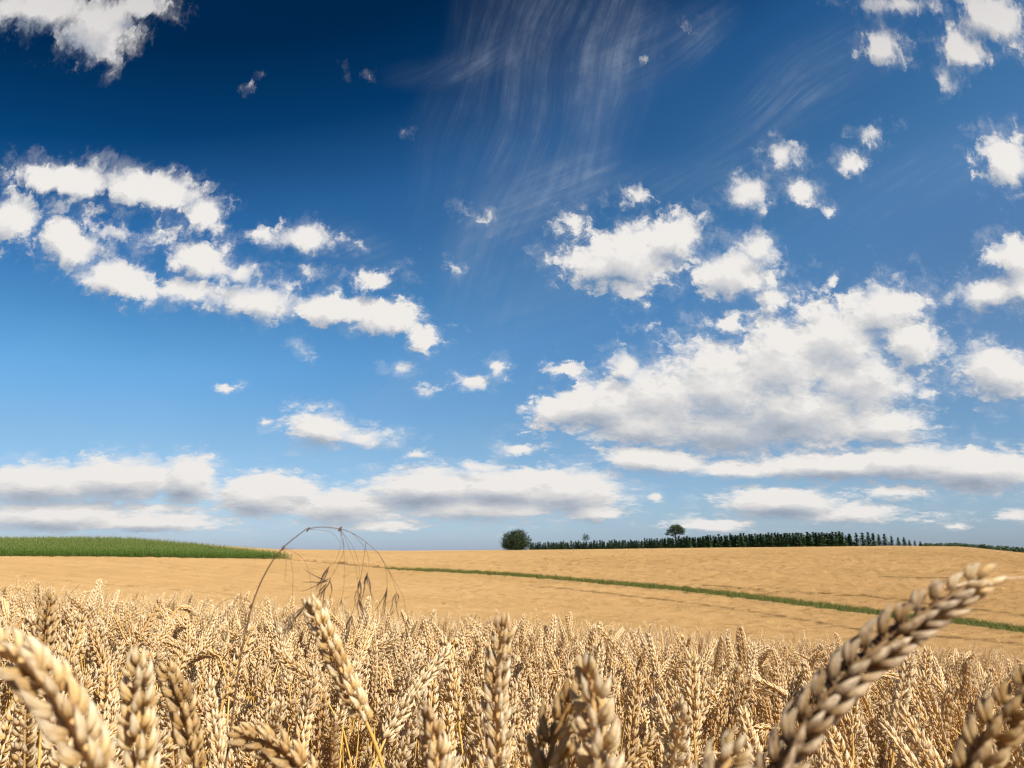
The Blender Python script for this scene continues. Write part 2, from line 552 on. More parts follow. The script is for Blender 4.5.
M['straw'] = straw_material("straw", (.76, .49, .14), (.54, .31, .07))
M['dry_leaf'] = straw_material("dry_leaf", (.60, .44, .22), (.36, .24, .11), 0.25, 0.6)
M['weed_stalk'] = straw_material("weed_stalk", (.15, .085, .04), (.09, .05, .03), 0.05)
M['weed_spikelet'] = straw_material("weed_spikelet", (.10, .055, .035), (.05, .026, .022), 0.1, 0.6)
M['weed_pale'] = straw_material("weed_pale", (.45, .36, .20), (.30, .22, .12), 0.1, 0.6)


def field_material(name, a, c2, c3):
    """Wheat seen from far off: every patch a little different, broad drifts of ripeness across the slope."""
    m, b = material(name)
    oi = b.new('ShaderNodeObjectInfo').outputs['Random']
    P = b.new('ShaderNodeNewGeometry').outputs['Position']
    n1 = b.new('ShaderNodeTexNoise')
    b.put(n1.inputs['Vector'], b.vm('MULTIPLY', P, (0.016, 0.045, 0.0)))
    n1.inputs['Scale'].default_value = 1.0
    n1.inputs['Detail'].default_value = 2
    # drill rows and passes of the machines, running along the slope
    across = b.vm('DOT_PRODUCT', P, (0.43, 0.90, 0.0))
    along = b.vm('DOT_PRODUCT', P, (0.90, -0.43, 0.0))
    rows = b.noise(b.xyz(b.m('MULTIPLY', across, 0.42), b.m('MULTIPLY', along, 0.010), 0.0), 1.0, 3, 0.65).outputs[0]
    c = b.mix(b.smooth(n1.outputs[0], 0.32, 0.70), rgb(*a), rgb(*c2))
    c = b.mix(b.smooth(rows, 0.42, 0.72, 0, 0.34), c, rgb(*c3))
    c = b.mix(b.m('MULTIPLY', b.m('POWER', oi, 2.0), 0.14), c, rgb(*c3))
    c = b.mix(b.m('MULTIPLY', b.attr('rnd'), 0.22), c, rgb(*c3))
    finish(b, with_translucency(b, principled(b, c, 0.6, 0.2), c, 0.18))
    return m


M['field'] = field_material("field_wheat", (.74, .505, .240), (.68, .455, .205), (.52, .325, .125))
M['field_dark'] = field_material("trodden_wheat", (.36, .22, .09), (.28, .18, .07), (.20, .14, .05))


def leaf_material(name, a, c2, trans=0.25, rough=0.5):
    m, b = material(name)
    oi = b.new('ShaderNodeObjectInfo').outputs['Random']
    r = b.attr('rnd')
    c = b.mix(b.m('ADD', b.m('MULTIPLY', r, 0.65), b.m('MULTIPLY', oi, 0.5), clamp=True), rgb(*a), rgb(*c2))
    finish(b, with_translucency(b, principled(b, c, rough, 0.3), c, trans))
    return m


M['maize'] = leaf_material("maize_leaf", (.026, .068, .009), (.150, .235, .036), 0.25)
M['maize_tassel'] = leaf_material("maize_tassel", (.26, .24, .09), (.34, .30, .12), 0.1)
M['verge'] = leaf_material("verge_grass", (.065, .095, .012), (.180, .205, .035), 0.3, 0.6)
M['verge_dry'] = leaf_material("dry_verge_grass", (.22, .17, .05), (.34, .25, .09), 0.2, 0.6)
M['broadleaf'] = leaf_material("broad_leaf", (.015, .030, .008), (.045, .064, .016), 0.1)
M['conifer'] = leaf_material("conifer_needles", (.026, .058, .024), (.085, .140, .055), 0.1)
M['pine'] = leaf_material("pine_needles", (.022, .040, .016), (.055, .080, .030), 0.1)
M['bark'] = straw_material("bark", (.085, .060, .040), (.045, .032, .022), 0.0, 0.85)

m, b = material("soil")
P = b.new('ShaderNodeNewGeometry').outputs['Position']
n1 = b.new('ShaderNodeTexNoise')
b.put(n1.inputs['Vector'], P)
n1.inputs['Scale'].default_value = 9
n1.inputs['Detail'].default_value = 6
n2 = b.new('ShaderNodeTexNoise')
b.put(n2.inputs['Vector'], b.vm('MULTIPLY', P, (1, 1, 0)))
n2.inputs['Scale'].default_value = 0.05
c = b.mix(b.smooth(n1.outputs[0], 0.35, 0.7), rgb(.20, .125, .06), rgb(.36, .24, .11))
# beyond the hill the land is more ripe crop
gy = b.sep(P)[1]
c = b.mix(b.smooth(gy, 224, 240), c, b.mix(b.smooth(n2.outputs[0], .4, .6), rgb(.42, .29, .12), rgb(.10, .14, .04)))
bmp = b.new('ShaderNodeBump')
bmp.inputs['Strength'].default_value = 0.6
bmp.inputs['Distance'].default_value = 0.03
b.put(bmp.inputs['Height'], n1.outputs[0])
finish(b, principled(b, c, 0.9, 0.1, Normal=bmp.outputs[0]))
M['soil'] = m


# ------------------------------------------------------------------ mesh building
class Buf:
    """Collects quads and triangles with two per-vertex attributes and a material slot per face."""

    def __init__(self):
        self.v, self.q, self.tip, self.rnd, self.mi, self.phi = [], [], [], [], [], []
        self.n = 0

    def add(self, verts, quads, tip, rnd, mi=0, phi=0.5):
        verts = np.asarray(verts, float).reshape(-1, 3)
        self.v.append(verts)
        self.q.append(np.asarray(quads, int) + self.n)
        k = len(verts)
        self.tip.append(np.broadcast_to(np.asarray(tip, float), (k,)).copy())
        self.rnd.append(np.broadcast_to(np.asarray(rnd, float), (k,)).copy())
        self.phi.append(np.broadcast_to(np.asarray(phi, float), (k,)).copy())
        self.mi.append(np.full(len(quads), mi))
        self.n += k

    def merge(self, other, mi_shift=0):
        V, Q, T, Rn, MI, PH = other.arrays()
        self.v.append(V)
        self.q.append(Q + self.n)
        self.tip.append(T)
        self.rnd.append(Rn)
        self.mi.append(MI + mi_shift)
        self.phi.append(PH)
        self.n += len(V)

    def arrays(self):
        return (np.concatenate(self.v), np.concatenate(self.q), np.concatenate(self.tip),
                np.concatenate(self.rnd), np.concatenate(self.mi), np.concatenate(self.phi))

    def mesh(self, name, mats, smooth=True):
        V, Q, T, Rn, MI, PH = self.arrays()
        return raw_mesh(name, V, Q, {'tip': T, 'rnd': Rn, 'phi': PH}, MI, mats, smooth)


def raw_mesh(name, V, Q, attrs, MI, mats, smooth=True, ints=None, vecs=None):
    me = bpy.data.meshes.new(name)
    nf = len(Q)
    me.vertices.add(len(V))
    me.vertices.foreach_set('co', np.asarray(V, np.float32).ravel())
    if nf:
        me.loops.add(nf * 4)
        me.loops.foreach_set('vertex_index', np.asarray(Q, np.int32).ravel())
        me.polygons.add(nf)
        me.polygons.foreach_set('loop_start', np.arange(0, nf * 4, 4, dtype=np.int32))
        me.polygons.foreach_set('material_index', np.asarray(MI, np.int32))
        me.polygons.foreach_set('use_smooth', np.full(nf, smooth))
    for k, a in attrs.items():
        me.attributes.new(k, 'FLOAT', 'POINT').data.foreach_set('value', np.asarray(a, np.float32))
    for k, a in (ints or {}).items():
        me.attributes.new(k, 'INT', 'POINT').data.foreach_set('value', np.asarray(a, np.int32))
    for k, a in (vecs or {}).items():
        me.attributes.new(k, 'FLOAT_VECTOR', 'POINT').data.foreach_set('vector', np.asarray(a, np.float32).ravel())
    for mt in mats:
        me.materials.append(mt)
    me.update(calc_edges=True)
    return me


def link(name, me, parent=None, loc=None):
    o = bpy.data.objects.new(name, me)
    col.objects.link(o)
    if parent is not None:
        o.parent = parent
    if loc is not None:
        o.location = loc
    return o


def tag(o, label=None, cat=None, group=None, kind=None):
    for k, v in (('label', label), ('category', cat), ('group', group), ('kind', kind)):
        if v:
            o[k] = v
    return o


def unit(a):
    a = np.asarray(a, float)
    return a / max(np.linalg.norm(a), 1e-12)


_ringq = {}


def ring_quads(nr, nphi, closed=True):
    key = (nr, nphi, closed)
    if key not in _ringq:
        qs = []
        for i in range(nr - 1):
            for j in range(nphi if closed else nphi - 1):
                k = (j + 1) % nphi
                qs.append((i * nphi + j, i * nphi + k, (i + 1) * nphi + k, (i + 1) * nphi + j))
        _ringq[key] = np.array(qs)
    return _ringq[key]


def tube(buf, pts, radii, nphi=5, mi=0, rnd=0.5, tip=None):
    pts = np.asarray(pts, float)
    n = len(pts)
    radii = np.broadcast_to(np.asarray(radii, float), (n,))
    T = np.gradient(pts, axis=0)
    ref = np.array([0.31, 0.77, 0.55])
    V = []
    ph = np.arange(nphi) * 2 * np.pi / nphi
    for i in range(n):
        t = unit(T[i])
        a = unit(np.cross(t, ref))
        c = np.cross(t, a)
        V.append(pts[i] + radii[i] * (np.cos(ph)[:, None] * a + np.sin(ph)[:, None] * c))
    tp = np.repeat(np.linspace(0, 1, n), nphi) if tip is None else tip
    buf.add(np.concatenate(V), ring_quads(n, nphi), tp, rnd, mi)


def husk(buf, p, a, o, L, Wd, Th, nr, nphi, rnd, curl=0.12, mi=0):
    """One husk: a pointed shell along a, bulging towards o, its tip curling back in."""
    a = unit(a)
    w = unit(np.cross(a, o))
    o = np.cross(w, a)
    s = np.linspace(0.02, 1.0, nr)
    sb = np.minimum(s / 0.90, 1.0)
    r = sb ** 0.55 * (1 - sb) ** 0.85 * 2.0 + 0.09 * s
    r[-1] = 0.015
    r = np.minimum(r, 1.0)
    ph = (np.arange(nphi) + 0.5) * 2 * np.pi / nphi
    cen = p + np.outer(s * L, a) + np.outer((np.sin(s * np.pi) * 0.10 - curl * s * s) * L, o)
    keel = 1.0 + 0.22 * np.maximum(np.sin(ph), 0) ** 4        # a ridge down the back
    V = cen[:, None, :] + (r[:, None] * Wd / 2 * np.cos(ph))[:, :, None] * w + (r[:, None] * Th / 2 * (np.sin(ph) * keel))[:, :, None] * o
    buf.add(V.reshape(-1, 3), ring_quads(nr, nphi), np.repeat(s, nphi), rnd, mi, np.tile(np.abs(np.sin(ph / 2 + .4)), nr))


def frames(pts, bref):
    """Tangent, side and front vectors along a polyline, carried along it without twist."""
    T = np.gradient(pts, axis=0)
    T /= np.linalg.norm(T, axis=1)[:, None]
    B, N = [], []
    bb = np.asarray(bref, float)
    for t in T:
        bb = unit(bb - t * bb.dot(t))
        B.append(bb.copy())
        N.append(np.cross(t, bb))
    return T, np.array(B), np.array(N)


def resample(pts, n):
    pts = np.asarray(pts, float)
    d = np.r_[0, np.cumsum(np.linalg.norm(np.diff(pts, axis=0), axis=1))]
    s = np.linspace(0, d[-1], n)
    return np.stack([np.interp(s, d, pts[:, k]) for k in range(3)], 1), d[-1]


def catmull(pts, per=12):
    pts = np.asarray(pts, float)
    p = np.vstack([2 * pts[0] - pts[1], pts, 2 * pts[-1] - pts[-2]])
    out = []
    for i in range(len(pts) - 1):
        p0, p1, p2, p3 = p[i:i + 4]
        for t in np.linspace(0, 1, per, endpoint=False):
            out.append(0.5 * (2 * p1 + (p2 - p0) * t + (2 * p0 - 5 * p1 + 4 * p2 - p3) * t * t + (3 * p1 - p0 - 3 * p2 + p3) * t ** 3))
    out.append(pts[-1])
    return np.array(out)


def spikelet(buf, c, T, O, N, sz, nr, nphi, rg, lod, op=1.0, fat=1.0, lng=1.0):
    """A spikelet: florets fanned between two glumes, leaning outward along O."""
    j = lambda k: rg.normal(0, k)
    rr = rg.random
    fl = (-1, 1, 0) if lod < 2 else (-1, 1)
    for k in fl:
        al = (R(23 + (12 if k == 0 else 0)) + j(.09)) * op
        be = (R(23) * k + j(.09)) * op
        a = T * math.cos(al) * math.cos(be) + O * math.sin(al) + N * math.sin(be)
        base = c + O * (0.0013 if k else 0.0026) * sz + N * k * 0.0014 * sz + T * (0.0018 if k == 0 else 0) * sz
        husk(buf, base, a, unit(O * 0.75 + N * k * 0.75 + 1e-6), (0.0118 + j(.0008)) * sz * lng, (0.0049 + j(.0003)) * sz * fat, 0.0041 * sz * fat, nr, nphi, rr(), 0.06 + j(.04))
    if lod < 2:
        for k in (-1, 1):
            al, be = (R(30) + j(.08)) * op, (R(32) * k + j(.08)) * op
            a = T * math.cos(al) + O * math.sin(al) + N * math.sin(be)
            base = c + O * 0.0020 * sz + N * k * 0.0026 * sz - T * 0.0012 * sz
            husk(buf, base, a, unit(O * 0.6 + N * k), (0.0085 + j(.0006)) * sz * lng, 0.0040 * sz * fat, 0.0028 * sz * fat, nr, nphi, rr(), 0.0 + j(.04))


def spikelet_layout(curve, scale, bref, rg, spacing=0.0050):
    pts, L = resample(curve, 60)
    n = max(8, int(L / (spacing * scale)))
    T, B, N = frames(pts, bref)
    out = []
    for i in range(n):
        f = (i + 0.2) / n
        k = f * 59
        a = int(min(k, 58))
        w = k - a
        c = pts[a] * (1 - w) + pts[a + 1] * w
        side = 1 if i % 2 else -1
        sz = scale * (0.72 + 0.34 * math.sin(math.pi * min(1, (f * 0.86 + 0.14))) ** 0.7) * (1 + rg.normal(0, .05))
        tw = rg.normal(0, .12)
        b, nn = B[a] * math.cos(tw) + N[a] * math.sin(tw), N[a] * math.cos(tw) - B[a] * math.sin(tw)
        out.append((c, T[a], b * side, nn, sz))
    # the end spikelet stands upright, turned a quarter
    out.append((pts[-1] - T[-1] * 0.002 * scale, unit(T[-1]), N[-1] * 0.25 + T[-1] * 0.0, B[-1], scale * 0.85))
    return pts, out


def make_ear(curve, scale, bref, rg, lod):
    nr, nphi = ((7, 10), (5, 6), (4, 4))[lod]
    buf = Buf()
    pts, lay = spikelet_layout(curve, scale, bref, rg, 0.0050 if lod < 2 else 0.0058)
    for (c, T, O, N, sz) in lay:
        spikelet(buf, c, T, O, N, sz, nr, nphi, rg, lod)
    tube(buf, pts[::6], 0.0012 * scale, 4, 0, 0.7, 0.1)
    return buf


def stalk_curve(height, lean, nod, ear_len, rg):
    """Centre line of a plant in its own XZ plane: returns stem points and ear points."""
    ds = 0.01
    stem_len = height - ear_len * 0.6
    n1 = int(stem_len / ds)
    n2 = int(ear_len / ds) + 1
    ang, p, out = 0.0, np.zeros(3), [np.zeros(3)]
    side = rg.normal(0, .02)
    for i in range(n1 + n2):
        s = i * ds
        q = smoothstep(np.array(s), stem_len - 0.16, stem_len + ear_len * 0.8)
        ang = lean * (s / stem_len) + nod * float(q)
        p = p + ds * np.array([math.sin(ang), side * s, math.cos(ang)])
        out.append(p.copy())
    out = np.array(out)
    out[:, 2] += height - out[:, 2].max()
    out[0, 2] = min(out[0, 2], -0.05)
    return out[:n1 + 1], out[n1:]


def make_stem(pts, r0=0.0019, r1=0.0011, nphi=5, step=6):
    buf = Buf()
    sel = np.r_[pts[:-1:step], pts[-1:]]
    tube(buf, sel, np.linspace(r0, r1, len(sel)), nphi, 0, 0.5)
    return buf


def ribbon(buf, pts, width, side, mi=0, rnd=0.5, fold=0.35):
    pts = np.asarray(pts, float)
    n = len(pts)
    T, B, N = frames(pts, side)
    w = width * np.sin(np.linspace(0.12, 1, n) * np.pi) ** 0.6
    w[-1] = width * 0.04
    L = pts + B * w[:, None] / 2 + N * w[:, None] * fold
    Rr = pts - B * w[:, None] / 2 + N * w[:, None] * fold
    V = np.stack([L, pts, Rr], 1).reshape(-1, 3)
    buf.add(V, ring_quads(n, 3, False), np.repeat(np.linspace(0, 1, n), 3), rnd, mi)


def make_leaf(stem, rg):
    buf = Buf()
    k = int(len(stem) * rg.uniform(0.55, 0.88))
    p = stem[k].copy()
    az = rg.uniform(0, 2 * np.pi)
    h = np.array([math.cos(az), math.sin(az), 0])
    e = rg.uniform(0.3, 1.2)
    L = rg.uniform(0.09, 0.18)
    pts = [p]
    for i in range(8):
        e -= rg.uniform(0.12, 0.62)
        p = p + L / 8 * (h * math.cos(e) + np.array([0, 0, math.sin(e)]))
        pts.append(p)
    ribbon(buf, pts, rg.uniform(0.005, 0.009), np.cross(h, [0, 0, 1]) + rg.normal(0, .3, 3), 0, rg.random())
    return buf


# ------------------------------------------------------------------ scattering: one object carries its own sample plants and the points they stand on
def scatter(name, variants, mats, pts, rots, scales, pick):
    """One mesh object: each variant's faces (vid = 0, 1, ...) and loose points (vid = -1 - pick) where a copy of that variant stands."""
    V, Q, T, Rn, MI, PH, vid = [], [], [], [], [], [], []
    n = 0
    for k, bf in enumerate(variants):
        v, q, t, r, mi, ph = bf.arrays()
        PH.append(ph)
        V.append(v)
        Q.append(q + n)
        T.append(t)
        Rn.append(r)
        MI.append(mi)
        vid.append(np.full(len(v), k))
        n += len(v)
    npts = len(pts)
    V.append(np.asarray(pts))
    z = np.zeros(npts)
    T.append(z)
    Rn.append(z)
    PH.append(z)
    vid.append(-1 - np.asarray(pick))
    rot = np.concatenate([np.zeros((n, 3)), rots])
    scl = np.concatenate([np.ones(n), scales])
    me = raw_mesh(name, np.concatenate(V), np.concatenate(Q), {'tip': np.concatenate(T), 'rnd': np.concatenate(Rn), 'phi': np.concatenate(PH), 'scl': scl},
                  np.concatenate(MI), mats, True, {'vid': np.concatenate(vid)}, {'rot': rot})
    o = link(name, me)
    ng = bpy.data.node_groups.new(name + "_scatter", 'GeometryNodeTree')
    ng.interface.new_socket("Geometry", in_out='INPUT', socket_type='NodeSocketGeometry')
    ng.interface.new_socket("Geometry", in_out='OUTPUT', socket_type='NodeSocketGeometry')
    N, Lk = ng.nodes, ng.links
    gi, go = N.new('NodeGroupInput'), N.new('NodeGroupOutput')
    join = N.new('GeometryNodeJoinGeometry')

    def named(nm, dt):
        a = N.new('GeometryNodeInputNamedAttribute')
        a.data_type = dt
        a.inputs['Name'].default_value = nm
        return a.outputs[0]

    va, ro, sc = named('vid', 'INT'), named('rot', 'FLOAT_VECTOR'), named('scl', 'FLOAT')
    e2r = N.new('FunctionNodeEulerToRotation')
    Lk.new(ro, e2r.inputs[0])

    def pick_out(k):
        cmp_ = N.new('FunctionNodeCompare')
        cmp_.data_type = 'INT'
        cmp_.operation = 'EQUAL'
        Lk.new(va, cmp_.inputs[2])
        cmp_.inputs[3].default_value = k
        s = N.new('GeometryNodeSeparateGeometry')
        s.domain = 'POINT'
        Lk.new(gi.outputs[0], s.inputs[0])
        Lk.new(cmp_.outputs[0], s.inputs[1])
        return s.outputs[0]

    for k in range(len(variants)):
        g = N.new('GeometryNodeGeometryToInstance')
        Lk.new(pick_out(k), g.inputs[0])
        mp = N.new('GeometryNodeMeshToPoints')
        Lk.new(pick_out(-1 - k), mp.inputs[0])
        ip = N.new('GeometryNodeInstanceOnPoints')
        Lk.new(mp.outputs[0], ip.inputs['Points'])
        Lk.new(g.outputs[0], ip.inputs['Instance'])
        Lk.new(e2r.outputs[0], ip.inputs['Rotation'])
        Lk.new(sc, ip.inputs['Scale'])
        Lk.new(ip.outputs[0], join.inputs[0])
    Lk.new(join.outputs[0], go.inputs[0])
    md = o.modifiers.new("scatter", 'NODES')
    md.node_group = ng
    tag(o, kind='stuff')
    return o


# ------------------------------------------------------------------ the ground
ry = np.unique(np.r_[-40, -20, np.linspace(-10, 10, 41), np.geomspace(10, 260, 90), np.geomspace(260, 5000, 16)])
rs = np.linspace(-1.35, 1.35, 121)
gx = rs[None, :] * np.maximum(np.abs(ry), 8)[:, None]
gyy = np.repeat(ry[:, None], len(rs), 1)
gz = soil_z(gx, gyy)
V = np.stack([gx, gyy, gz], 2).reshape(-1, 3)
Q = ring_quads(len(ry), len(rs), False)[:, ::-1]
tag(link("ground", raw_mesh("ground", V, Q, {}, np.zeros(len(Q)), [M['soil']])), kind='structure')

# ------------------------------------------------------------------ far crops
strip = curve_on_field([(284, 558.2), (340, 563), (400, 568), (500, 573), (600, 581), (700, 590), (800, 602), (900, 614.5), (1024, 629), (1090, 638)])
strip_half = lambda u: np.interp(u, [-.33, -.16, 0, .4, .75], [2.6, 3.3, 3.5, 3.7, 3.4])
tram_a = curve_on_field([(540, 586), (694, 603), (870, 631), (1024, 644), (1090, 650)])
tram_b = curve_on_field([(700, 584), (780, 591), (870, 596), (963, 608), (1024, 615), (1090, 622)])
tram_c = curve_on_field([(-40, 571), (0, 573), (90, 583), (200, 592)])
weedy = curve_on_field([(880, 576), (905, 577), (935, 577.5), (962, 578)])
corn_front = curve_on_field([(-220, 556), (0, 556), (140, 557), (292, 558.4)])
corn_back = curve_on_field([(-220, 541.5), (120, 541.5), (150, 543.5), (200, 548.0), (250, 553.6), (280, 556.6), (292, 558.3)])


def near_curve(cv, x, y, half):
    u = x / np.maximum(y, 1)
    d = np.abs(y - cv(u))
    return np.nan_to_num(d, nan=1e9) < half


g1x, g1y = np.meshgrid(np.arange(-200, 200, 1.0), np.arange(9.5, 224, 1.0))
fx = g1x.ravel() + rng.uniform(-.4, .4, g1x.size)
fy = g1y.ravel() + rng.uniform(-.4, .4, g1x.size)
keep = np.abs(fx) < 0.86 * fy + 2
fx, fy = fx[keep], fy[keep]
fu = fx / fy
in_strip = near_curve(strip, fx, fy, strip_half(fu) + 0.3)
in_corn = np.nan_to_num(fy - corn_front(fu), nan=-1) > -0.3
in_corn &= np.nan_to_num(corn_back(fu) - fy, nan=-1) > 0
keep = ~in_strip & ~in_corn
fx, fy, fu = fx[keep], fy[keep], fu[keep]
dark = near_curve(tram_a, fx, fy, 1.1) & (rng.random(len(fx)) < .85)
dark |= near_curve(tram_b, fx, fy, 1.2) & (rng.random(len(fx)) < .7)
dark |= near_curve(tram_c, fx, fy, .8) & (rng.random(len(fx)) < .5)
dark |= near_curve(weedy, fx, fy, .9)


def field_patch(rg, n, mi, hmul=1.0):
    buf = Buf()
    for _ in range(n):
        x, y = rg.uniform(-.62, .62, 2)
        az, ln = rg.uniform(0, 2 * np.pi), rg.gamma(2.0, 0.14)
        d = np.array([math.cos(az) * math.sin(ln), math.sin(az) * math.sin(ln), math.cos(ln)])
        h = STRAW * hmul * rg.normal(1.0, .055)
        base = np.array([x, y, 0.0])
        top = np.array([x, y, h])
        e0 = top - d * 0.09
        ww = 0.0075
        a = unit(np.cross(d, [0.3, 0.8, 0.1]))
        c = np.cross(d, a)
        ph = np.arange(3) * 2.094 + rg.uniform(0, 6)
        ring = np.cos(ph)[:, None] * a + np.sin(ph)[:, None] * c
        V = np.concatenate([e0 + ring * ww * .5, e0 + d * .045 + ring * ww, top + ring * .0015])
        r = rg.random()
        buf.add(V, ring_quads(3, 3), 0.5, r, mi)
        s = a * 0.0022
        b0 = base + np.array([0, 0, h * 0.35])
        buf.add([b0 - s, b0 + s, e0 + s, e0 - s], [(0, 1, 2, 3)], 0.2, r, mi)
    return buf


rg = np.random.default_rng(11)
fv_ = [field_patch(rg, 230, 0) for _ in range(5)] + [field_patch(rg, 170, 1, 0.94) for _ in range(2)]
n = len(fx)
pick = rng.integers(0, 5, n)
pick[dark] = 5 + rng.integers(0, 2, dark.sum())
pts = np.stack([fx, fy, soil_z(fx, fy)], 1)
rots = np.stack([np.zeros(n), np.zeros(n), rng.uniform(0, 6.28, n)], 1)
o = scatter("far_wheat_field", fv_, [M['field'], M['field_dark']], pts, rots, rng.normal(1.0, .03, n), pick)
tag(o, 'smooth golden slope of ripe wheat rising to the horizon beyond the foreground ears', 'wheat field')


# grassy strip across the slope
def tuft(rg, h, nblade, mats):
    buf = Buf()
    for _ in range(nblade):
        az = rg.uniform(0, 6.28)
        r0 = rg.uniform(0, .3)
        p = np.array([math.cos(az) * r0, math.sin(az) * r0, 0])
        az2 = rg.uniform(0, 6.28)
        hd = np.array([math.cos(az2), math.sin(az2), 0])
        L = h * rg.uniform(.5, 1.1)
        e = rg.uniform(1.1, 1.5)
        pts = [p]
        for i in range(4):
            p = p + L / 4 * (hd * math.cos(e) + np.array([0, 0, math.sin(e)]))
            pts.append(p)
            e -= rg.uniform(.05, .35)
        ribbon(buf, pts, rg.uniform(.015, .04), np.cross(hd, [0, 0, 1]) + 1e-3, mats[int(rg.random() < .14)], rg.random())
    return buf


sx, sy = np.meshgrid(np.arange(-60, 90, .42), np.arange(60, 160, .42))
sx = sx.ravel() + rng.uniform(-.2, .2, sx.size)
sy = sy.ravel() + rng.uniform(-.2, .2, sy.size)
k = near_curve(strip, sx, sy, strip_half(sx / sy))
k |= near_curve(weedy, sx, sy, .5) & (rng.random(len(sx)) < .5)
sx, sy = sx[k], sy[k]
edge = np.abs(sy - strip(sx / sy)) / strip_half(sx / sy)
n = len(sx)
rg = np.random.default_rng(5)
tv = [tuft(rg, .95, 26, (0, 1)) for _ in range(4)] + [tuft(rg, .8, 24, (1, 0)) for _ in range(2)]
pick = rng.integers(0, 4, n)
dry = rng.random(n) < np.where(np.nan_to_num(edge) > .75, .5, .10)
pick[dry] = 4 + rng.integers(0, 2, dry.sum())
o = scatter("grass_strip", tv, [M['verge'], M['verge_dry']], np.stack([sx, sy, soil_z(sx, sy)], 1),
            np.stack([np.zeros(n), np.zeros(n), rng.uniform(0, 6.28, n)], 1), rng.uniform(.8, 1.45, n) * np.interp(sx / sy, [-.33, -.1], [1.25, 1.0]), pick)
tag(o, 'dark green grassy strip running diagonally across the golden far slope', 'grass')


# maize
def maize_plant(rg):
    buf = Buf()
    h = rg.uniform(1.75, 2.1)
    tube(buf, [(0, 0, 0), (rg.normal(0, .02), rg.normal(0, .02), h * .5), (rg.normal(0, .04), rg.normal(0, .04), h)], [.014, .011, .005], 4, 0, .3)
    a0 = rg.uniform(0, 6.28)
    for i in range(10):
        z = h * (.16 + .076 * i)
        az = a0 + (i % 2) * np.pi + rg.normal(0, .35)
        hd = np.array([math.cos(az), math.sin(az), 0])
        L = rg.uniform(.55, .8) * (1 if i < 7 else .72)
        e = rg.uniform(.8, 1.2)
        p = np.array([0, 0, z])
        pts = [p]
        for _ in range(5):
            p = p + L / 5 * (hd * math.cos(e) + np.array([0, 0, math.sin(e)]))
            pts.append(p)
            e -= rg.uniform(.25, .6)
        ribbon(buf, pts, .125, np.cross(hd, [0, 0, 1]), 0, rg.random(), .2)
    for i in range(4):
        az = rg.uniform(0, 6.28)
        d = np.array([math.cos(az) * .3, math.sin(az) * .3, .9])
        tube(buf, [(0, 0, h - .02), np.array([0, 0, h]) + d * .12, np.array([0, 0, h]) + d * .25], [.006, .008, .003], 3, 1, rg.random())
    return buf


rg = np.random.default_rng(21)
cx, cy = np.meshgrid(np.arange(-210, 0, .8), np.arange(110, 224, .5))
cx = cx.ravel() + rng.normal(0, .12, cx.size)
cy = cy.ravel() + rng.normal(0, .05, cy.size)
cu = cx / cy
k = (np.nan_to_num(cy - corn_front(cu), nan=-1) > 0) & (np.nan_to_num(corn_back(cu) - cy, nan=-1) > 0) & (cu > -.98)
cx, cy = cx[k], cy[k]
n = len(cx)
o = scatter("maize_field", [maize_plant(rg) for _ in range(6)], [M['maize'], M['maize_tassel']], np.stack([cx, cy, soil_z(cx, cy) + .3], 1),
            np.stack([rng.normal(0, .05, n), rng.normal(0, .05, n), rng.uniform(0, 6.28, n)], 1), rng.uniform(.75, 1.15, n), rng.integers(0, 6, n))
tag(o, 'wedge of dense green maize on the low hill at the left horizon', 'maize')


# ------------------------------------------------------------------ trees on the horizon
def leaf_quads(buf, cen, nrm_jit, size, rg, mi=0, shade=None):
    for i, c in enumerate(cen):
        a = unit(rg.normal(0, 1, 3))
        c2 = unit(np.cross(a, rg.normal(0, 1, 3)))
        s = size * rg.uniform(.6, 1.3)
        buf.add([c - a * s - c2 * s * .2, c - c2 * s * .6, c + a * s, c + c2 * s * .6], [(0, 1, 2, 3)], 0.5, rg.random(), mi)


def conifer_meshes(rg, h):
    tr, cr = Buf(), Buf()
    tube(tr, [(0, 0, -.3), (0, 0, h * .5), (0, 0, h)], [.07, .05, .012], 6, 0, .5)
    nt = 13
    for i in range(nt):
        f = i / (nt - 1)
        z = h * (.10 + .88 * f)
        rad = (1 - f) ** .85 * h * .25 + .06
        nb = int(13 - 8 * f)
        for j in range(nb):
            az = rg.uniform(0, 6.28)
            d = np.array([math.cos(az), math.sin(az), 0])
            rr = rad * rg.uniform(.75, 1.15)
            side = np.cross(d, [0, 0, 1])
            tipz = z - rr * .22 + rg.normal(0, .03)
            for q in range(4):
                g = (q + rg.uniform(.2, 1)) / 4.2
                c = d * rr * g + np.array([0, 0, z * (1 - g) + tipz * g + rg.normal(0, .05)])
                s = h * .06 * (1.15 - .5 * g)
                tt = unit(d + np.array([0, 0, .35]) + rg.normal(0, .35, 3))
                sd = unit(np.cross(tt, [0, 0, 1]) + rg.normal(0, .5, 3))
                cr.add([c - tt * s, c - sd * s * .5, c + tt * s * 1.1, c + sd * s * .5], [(0, 1, 2, 3)], .5, rg.random())
    leaf_quads(cr, [np.array([0, 0, h * (1 - .03 * q)]) for q in range(5)], 0, .08, rg)
    return tr.mesh("conifer_trunk", [M['bark']]), cr.mesh("conifer_crown", [M['conifer']], False)


rg = np.random.default_rng(31)
CON = [conifer_meshes(rg, 4.0) for _ in range(7)]


def tree_thing(name, label, loc, rz=0, s=1.0, group=None, cat='tree'):
    o = bpy.data.objects.new(name, None)
    col.objects.link(o)
    o.empty_display_size = .5
    o.location = loc
    o.rotation_euler = (0, 0, rz)
    o.scale = (s, s, s)
    return tag(o, label, cat, group)


